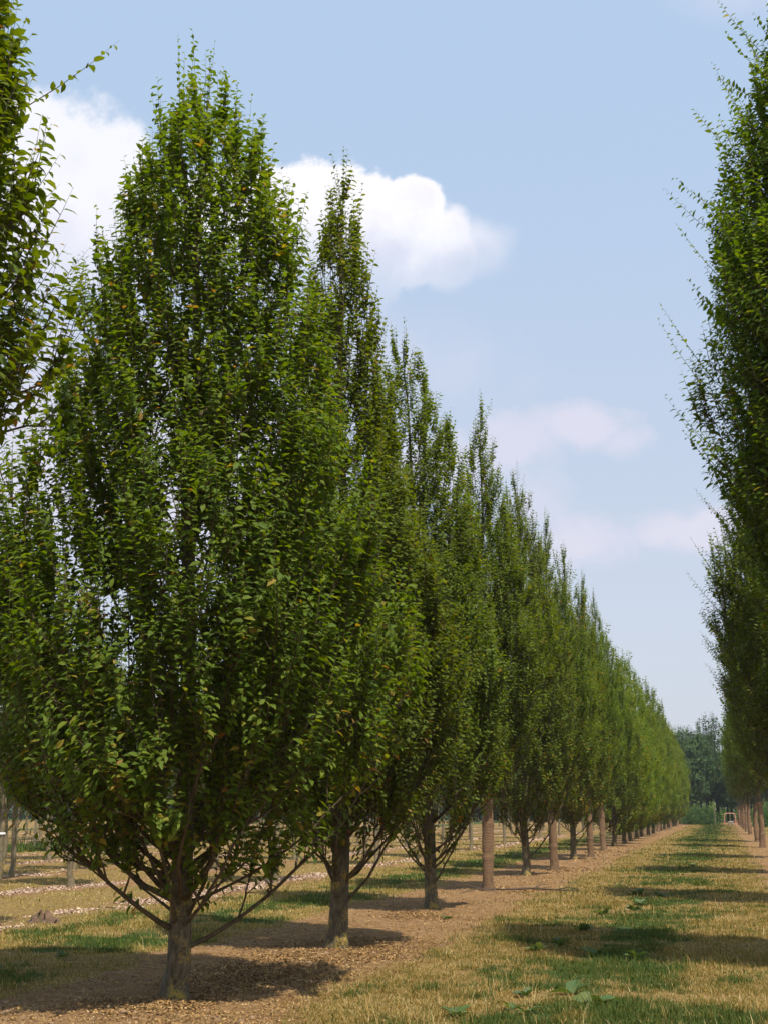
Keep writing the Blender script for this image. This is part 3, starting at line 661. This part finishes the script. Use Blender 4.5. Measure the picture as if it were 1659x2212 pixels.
for k, yy in enumerate(ys):
    if k in (6, 10, 13, 14): lcopy(far_wrap, -4.65 + gg.normal(0, .06), yy, 'distant jute-wrapped hornbeam far down the left row', 'far wrapped hornbeams of the left row', 1.0 if k < 13 else .9, gg.uniform(.94, 1.04))
    else: lcopy(far_low, -4.7 + gg.normal(0, .06), yy, FARL, 'far hornbeams of the left row', gg.uniform(.95, 1.08), gg.uniform(.95, 1.04))
lcopy(rb, 1.5, 34.5, 'third hornbeam of the right row, its crown edge halfway up the view', G_R, 1.0, .98)
lcopy(far_wrap, 1.6, 45.5, 'fourth hornbeam of the right row, only its left crown edge in view', G_R, 1.0, 1.0)
for yy in (69, 88.3, 99, 110, 122, 134.5, 146.5):
    lcopy(far_wrap, 1.5 + gg.normal(0, .04), yy, 'distant jute-wrapped hornbeam down the right row', 'far wrapped hornbeams of the right row', 1.0, gg.uniform(.93, 1.03))

# ------------------------------------------------------------------ young trees of the left field
P_Y = [(2.0, .3), (2.5, .9), (3.3, 1.25), (4.3, 1.2), (5.2, .8), (6.0, .3), (6.4, .02)]
ykw = dict(prof=P_Y, n_prim=24, n_shoot=620, n_sec=140, z_start=(1.9, 2.3), tr=.068, rise=(.8, 1.8), lod='mid', leaf=.11, spacing=.042, shoot_len=(.25, .6), leader=(.3, .6), bare=.1, flare=.15, branch_r=.018)
ya = make_tree('young_tree', P3(-10.1, 15.9), 'light green crown of a young field tree at the left edge beside the big hornbeam', 'young trees of the left field', 'leaf_young', 'bark_young', 'bark_young', seed=201, H=6.6, **{**ykw, 'n_shoot': 1300, 'n_sec': 240, 'leaf': .09})
yb = make_tree('young_tree', P3(-16.35, 27.6), 'pale young field tree with a white band on its trunk at the left edge', 'young trees of the left field', 'leaf_young', 'bark_young', 'bark_young', seed=202, H=6.2, **ykw)
# white band on its trunk
zb = np.array([1.02, 1.03, 1.07, 1.08]); V, Qd = tubes(np.stack([zb * 0, zb * 0, zb], -1)[None], np.array([[.085, .1, .1, .085]]), 16)
gb = Geo(); gb.add(V, Qd); link('trunk_band', gb.mesh('trunk_band', True), yb, M['band'])
yc = make_tree('young_tree', P3(-17.0, 29.3), 'slim sunlit young field tree with orange-tinted bark just right of the banded one', 'young trees of the left field', 'leaf_young', 'bark_young', 'bark_young', seed=203, H=5.9, **ykw)
yd = lcopy(yc, -13.55, 25.8, 'slim pale young field tree standing in the second chip strip', 'young trees of the left field')
lcopy(yc, -9.75, 28.1, 'slim young field tree seen between the first two big hornbeams', 'young trees of the left field', .95)
lab_y = 'slim young tree standing farther back in the left field'
spots = [(-17.0, 35.2), (-21.2, 38.8), (-28.2, 50.3), (-34.1, 59.1), (-37.8, 66.4)]
for r_i, rx in enumerate(FIELD_ROWS):
    for yy in np.arange(30 + (r_i * 3.7) % 6, 135, 7.2):
        if rx > -10 and yy < 33: continue
        if any(abs(rx - sx) < 1.5 and abs(yy - sy) < 3.5 for sx, sy in spots): continue
        if not in_view(np.array([rx]), np.array([yy]), 3)[0]: continue
        spots.append((rx + gg.normal(0, .12), yy + gg.normal(0, .5)))
for sx, sy in spots:
    lcopy(yb if False else yc, sx, sy, lab_y, 'far young trees of the left field', gg.uniform(.85, 1.08), gg.uniform(.9, 1.1))

# ------------------------------------------------------------------ dark stand of trees beyond the end
P_D = [(3.2, 1.6), (4, 2.7), (6, 3.2), (8, 3.2), (10, 2.7), (11.5, 1.7), (12.6, .4)]
dark = make_tree('tall_dark_tree', P3(-3.9, 164), 'dark round-crowned tree closing the end of the alley, behind the green bush', 'dark trees at the far end', 'leaf_dark', 'bark_dark', 'bark_dark', seed=301,
                 H=11.2, prof=[(a * .89, b) for a, b in P_D], n_prim=40, n_shoot=1500, n_sec=300, z_start=(3.0, 3.8), tr=.20, rise=(1.5, 4), lod='far', leaf=.30, spacing=.085, shoot_len=(.6, 1.5), leader=(.3, .6), bare=.15, branch_r=.05, upright=.45, core=.3)
P_O = [(3.2, .8), (4.5, 2.2), (7, 2.8), (10, 2.6), (13, 1.7), (15, .8), (16.5, .05)]
tall = make_tree('tall_open_tree', P3(-2.2, 184), 'tallest open-topped tree showing above the end of the alley', 'dark trees at the far end', 'leaf_dark', 'bark_dark', 'bark_dark', seed=302,
                 H=14.2, prof=[(a * .86, b) for a, b in P_O], n_prim=36, n_shoot=900, n_sec=200, z_start=(3.0, 5), tr=.22, rise=(2, 5), lod='far', leaf=.32, spacing=.10, shoot_len=(.6, 1.6), leader=(.5, .9), bare=.15, branch_r=.05, upright=.5, core=.3)
lab_d = 'dark tree in the stand that closes the far end of the nursery'
for rowi, yy in enumerate((165, 173, 182, 192)):
    for xx in np.arange(-128, 34, 5.2):
        if rowi >= 2 and xx < -40: continue
        x_ = xx + gg.normal(0, .9) + rowi * 1.7
        if abs(x_ + 3.9) < 2.4 and rowi == 0: continue
        s = gg.uniform(.8, 1.05)
        lcopy(dark if gg.random() < .8 else tall, x_, yy + gg.normal(0, 1.2), lab_d, 'far stand of dark trees', s, gg.uniform(.9, 1.05) * (.72 if x_ < -45 else 1) * (.9 if rowi == 0 else 1.0))

# ------------------------------------------------------------------ leafy clumps
def clump(name, x, y, rx, ry, h, n, leaf, label, cat, group=None, seed=0, kind=None, material='leaf_bush', blade=False):
    g = np.random.default_rng(seed)
    u = unit(g.normal(size=(n, 3))); u[:, 2] = np.abs(u[:, 2]); rr = g.random(n) ** .4
    az_ = np.arctan2(u[:, 1], u[:, 0]); lump = 1 + .18 * np.sin(3 * az_ + 1) + .12 * np.sin(7 * az_ + u[:, 2] * 5) + .15 * (g.random(n) - .5)
    p = u * rr[:, None] * np.array([rx, ry, h]) * lump[:, None]; p[:, 2] += .02
    A = unit(u * .5 + np.array([0, 0, 1.2 if blade else .4]) + g.normal(0, .4, (n, 3))); Nn = unit(u + g.normal(0, .5, (n, 3)))
    me = leaves_mesh(name, p, A, Nn, leaf * g.uniform(.6, 1.3, n), np.clip(g.normal(.5, .25, n), 0, 1), LEAF_LO)
    o = link(name, me, None, M[material], P3(x, y)); return tag(o, label, cat, group, kind)
clump('willow_bush', -2.6, 144, 1.9, 1.6, 1.75, 9000, .16, 'bright green rounded bush at the left side of the alley end', 'bush', seed=7)
clump('willow_bush', -5.2, 150, 1.6, 1.6, 1.5, 6000, .16, 'smaller green bush half hidden behind the end of the left row', 'bush', seed=8)
clump('willow_bush', 4.4, 126, 2.2, 2.5, 1.9, 9000, .16, 'green bush at the right edge behind the jute-wrapped trunks', 'bush', seed=9)
clump('willow_bush', 7.5, 118, 2.2, 2.5, 1.7, 8000, .16, 'low green bush farthest right beyond the right row', 'bush', seed=10)
# sunlit undergrowth behind the dark trunks
g = np.random.default_rng(77); n = 60000
p = np.stack([g.uniform(-70, 34, n), g.uniform(206, 216, n), g.random(n) ** 1.3 * 5.0], -1)
p[:, 2] *= .6 + .6 * fbm(p[:, 0], p[:, 1], 4, 8)
me = leaves_mesh('undergrowth', p, unit(g.normal(size=(n, 3)) + np.array([0, 0, .8])), unit(g.normal(size=(n, 3)) * .5 + np.array([.3, -.9, .7])), g.uniform(.25, .6, n), g.uniform(.3, 1, n), LEAF_LO)
tag(link('undergrowth', me, None, M['leaf_sunny']), 'sunlit light green undergrowth behind the dark trunks at the far end', 'undergrowth', None, 'stuff')

n = 60000
p = np.stack([g.uniform(-190, -20, n), g.uniform(196, 204, n), g.random(n) ** 1.2 * 7.0], -1)
p[:, 2] *= .7 + .6 * fbm(p[:, 0], p[:, 1], 6, 9)
me = leaves_mesh('far_thicket', p, unit(g.normal(size=(n, 3)) + np.array([0, 0, .5])), unit(g.normal(size=(n, 3)) + np.array([.2, -.4, .6])), g.uniform(.35, .8, n), g.uniform(0, 1, n), LEAF_LO)
tag(link('far_thicket', me, None, M['leaf_dark']), 'dark green far-off thicket closing the left field along the horizon', 'thicket', None, 'stuff')

# ------------------------------------------------------------------ pink tubular frame with white tub at the end of the alley
root = link('handcart', None, None, None, P3(.55, 143.8)); tag(root, 'faded red tubular hoop frame with a white tub at the far end of the alley', 'handcart')
def polytube(pts, rad, sides=10):
    P_ = np.array(pts, float)[None]; return tubes(P_, np.full((1, len(pts)), rad), sides)
arc = [(-.58, 0, 0), (-.56, 0, .5), (-.54, 0, .98), (-.50, 0, 1.10), (-.40, 0, 1.16), (0, 0, 1.17), (.40, 0, 1.16), (.50, 0, 1.10), (.54, 0, .98), (.56, 0, .5), (.58, 0, 0)]
gb = Geo(); V, Qd = polytube(arc, .045); gb.add(V, Qd)
for sx in (-.57, .57):
    V, Qd = polytube([(sx, 0, .06), (sx, .9, .06)], .03); gb.add(V, Qd)
V, Qd = polytube([(-.57, .9, .06), (.57, .9, .06)], .03); gb.add(V, Qd)
link('hoop_frame', gb.mesh('hoop_frame', True), root, M['pink'])
def lathe(prof, sides=20, sx=1, sy=1):
    th = np.arange(sides) * 2 * np.pi / sides
    V = np.array([[[r * np.cos(a) * sx, r * np.sin(a) * sy, z] for a in th] for r, z in prof])
    K = len(prof); i = np.arange(K - 1)[:, None] * sides; j = np.arange(sides)[None]; j2 = (j + 1) % sides
    return V.reshape(-1, 3), np.stack([i + j, i + j2, i + sides + j2, i + sides + j], -1).reshape(-1, 4)
tub = link('plastic_tub', None, None, None, P3(.58, 143.2)); 
gb = Geo(); V, Qd = lathe([(.001, 0), (.17, 0), (.19, .02), (.24, .32), (.27, .33), (.27, .36), (.235, .36), (.18, .04), (.001, .03)], 22, 1.15, .9); gb.add(V, Qd)
COL.objects.unlink(tub); bpy.data.objects.remove(tub)
tub = link('plastic_tub', gb.mesh('plastic_tub', True), None, M['white'], P3(.6, 143.1)); tag(tub, 'small white plastic tub on the grass in front of the red hoop frame', 'tub')
# wooden stake left of the hoop
gb = Geo(); V, Qd = tubes(np.array([[[0, 0, -.1], [0.01, 0, .8], [.0, 0, 1.6], [-.03, 0, 2.6]]]), np.array([[.05, .05, .045, .04]]), 8); gb.add(V, Qd)
tag(link('wooden_stake', gb.mesh('wooden_stake', True), None, M['bark_young'], P3(-1.0, 143)), 'thin wooden stake standing between green bush and red hoop frame', 'stake')

# ------------------------------------------------------------------ weeds with broad leaves
def broad_leaf(L, W, curl, seed, wavy=.05):
    g = np.random.default_rng(seed); nu, nv = 9, 7
    u = np.linspace(0, 1, nu); v = np.linspace(-1, 1, nv)
    wd = W * np.sin(np.pi * np.clip(u, 0, 1) ** .75) ** .8 * .5 + .004
    U, Vv = np.meshgrid(u, v, indexing='ij')
    x = L * U; y_ = Vv * wd[:, None]
    z = -curl * L * U ** 2 + .25 * L * U + np.abs(Vv) * wd[:, None] * .35 + wavy * L * np.sin(U * 14 + Vv * 3 + seed) * np.abs(Vv) * .5
    P_ = np.stack([x, y_, z], -1).reshape(-1, 3); ii = np.arange(nu - 1)[:, None] * nv + np.arange(nv - 1)[None]
    Qd = np.stack([ii, ii + nv, ii + nv + 1, ii + 1], -1).reshape(-1, 4)
    gb = Geo(); gb.add(P_, Qd, None, np.clip(.5 + .25 * g.normal() + .15 * (1 - np.abs(Vv)).ravel() * 0, 0, 1)); return gb
def weed(x, y, size, n, label, seed, group='broad-leaved weeds in the grass', flat=1.0):
    g = np.random.default_rng(seed)
    root = link('broadleaf_weed', None, None, None, P3(x, y, .01)); tag(root, label, 'weed', group)
    a0 = g.uniform(0, 6.28)
    if size < .26: n = int(n * 1.7) + 2; size *= .8
    for k in range(n):
        L = size * .82 * g.uniform(.6, 1.15); a = a0 + k * 2.4 + g.normal(0, .2)
        gb = broad_leaf(L, L * g.uniform(.5, .7), g.uniform(.25, .6) * flat, seed * 10 + k)
        o = link('leaf', gb.mesh('leaf', True), root, M['weed'])
        o.location = (math.cos(a) * .02, math.sin(a) * .02, 0); o.rotation_euler = (g.normal(0, .25), -g.uniform(.15, 1.0), a)
    return root
W_ = [(-1.35, 11.75, .30, 3, 'largest weed, its wide wavy leaf standing up in the near grass'),
      (-1.12, 11.35, .28, 3, 'weed with a drooping glossy leaf just in front of the largest one'),
      (-1.6, 10.75, .15, 2, 'single small light leaf lying in the grass in front of the largest weed'),
      (-1.75, 11.6, .13, 3, 'small pale weed a little left of the largest weed'),
      (-2.2, 15.6, .22, 3, 'weed with a round leaf at the left edge of the shade band'),
      (-2.0, 16.2, .24, 5, 'tufted weed with a dark shadow under it, left of the shade band'),
      (-1.5, 15.3, .24, 4, 'flat grey-green weed right at the near edge of the shade band'),
      (-1.0, 14.9, .22, 7, 'upright leafy weed on the near edge of the shade band'),
      (-1.9, 18.1, .22, 6, 'weed at the left tip of the nearest shade band'),
      (-1.9, 20.8, .22, 6, 'yellow-green weed in the sun beyond the nearest shade band'),
      (-1.5, 22.0, .2, 5, 'low weed in the sunlit strip between two shade bands'),
      (-1.7, 25.8, .27, 10, 'big leafy weed clump at the left tip of the second shade band'),
      (-1.25, 25.5, .24, 7, 'weed clump inside the left end of the second shade band'),
      (-1.5, 23.3, .22, 6, 'spreading weed just in front of the second shade band'),
      (-1.75, 10.9, .16, 3, 'young weed at the near left of the alley grass'),
      (-2.1, 10.35, .2, 5, 'bright green weed at the bottom edge of the view'),
      (-4.1, 19.6, .14, 4, 'tiny bright weed alone on the bare soil past the second tree'),
      (-7.1, 13.4, .12, 5, 'green weed in the shaded verge left of the nearest tree'),
      (-.95, 38.5, .22, 7, 'distant weed clump in the middle of the alley')]
for k, (x, y, s, n, lb) in enumerate(W_): weed(x, y, s, n, lb, 400 + k)

# ------------------------------------------------------------------ stump, dead branch
g = np.random.default_rng(91)
sides, K = 22, 9
th = np.arange(sides) * 2 * np.pi / sides; V = []
for i in range(K):
    f = i / (K - 1); r = .17 * (1 - f) ** .7 + .05; z = f * .09
    V.append([[(r + g.normal(0, .022)) * math.cos(a) * 1.3, (r + g.normal(0, .022)) * math.sin(a), z + (+.10 * max(0, math.sin(2 * a + 1)) + g.normal(0, .045)) * f - .05] for a in th])
V.append([[.01 * math.cos(a), .01 * math.sin(a), .12] for a in th]); K += 1
V = np.array(V).reshape(-1, 3); i = np.arange(K - 1)[:, None] * sides; j = np.arange(sides)[None]; j2 = (j + 1) % sides
gb = Geo(); gb.add(V, np.stack([i + j, i + j2, i + sides + j2, i + sides + j], -1).reshape(-1, 4))
tag(link('tree_stump', gb.mesh('tree_stump'), None, M['stump'], P3(-9.6, 17.5)), 'jagged brown stump in torn soil on the left field edge', 'stump')
gb = Geo()
pts = np.array([[-1.2, -.1, .03], [-.8, .0, .10], [-.3, .05, .07], [.3, -.02, .09], [.8, .02, .05], [1.25, -.08, .03]])
V, Qd = tubes(pts[None], np.array([[.006, .012, .018, .022, .016, .008]]), 7); gb.add(V, Qd)
for b_, e_ in (([-.3, .05, .07], [-.7, -.3, .05]), ([.3, -.02, .09], [.75, .28, .14]), ([.8, .02, .05], [1.15, -.3, .08]), ([-.8, 0, .1], [-1.2, .25, .14])):
    m_ = (np.array(b_) + e_) / 2 + [0, 0, .04]
    V, Qd = tubes(np.array([[b_, m_, e_]]), np.array([[.011, .008, .004]]), 5); gb.add(V, Qd)
tag(link('dead_branch', gb.mesh('dead_branch', True), None, M['deadwood'], P3(-4.0, 26.0), .5), 'thin forked dead branch on the soil right of the first wrapped trunk', 'branch')
# ------------------------------------------------------------------ summer haze
hv = [(x, y, z) for x in (-3600, 3600) for y in (-3600, 3600) for z in (-1.6, 19.0)]
hq = np.array([[0, 1, 3, 2], [4, 6, 7, 5], [0, 4, 5, 1], [2, 3, 7, 6], [0, 2, 6, 4], [1, 5, 7, 3]])
m, t, out = mat('haze_air'); pv = t.new('ShaderNodeVolumePrincipled')
pv.inputs['Color'].default_value = (.80, .88, 1.0, 1); pv.inputs['Density'].default_value = HAZE
t.l.new(pv.outputs[0], out.inputs['Volume'])
tag(link('haze', mesh_np('haze', np.array(hv, float), hq), None, m), 'thin bluish summer haze in the air', 'haze', None, 'stuff')
print('objects', len(bpy.data.objects))
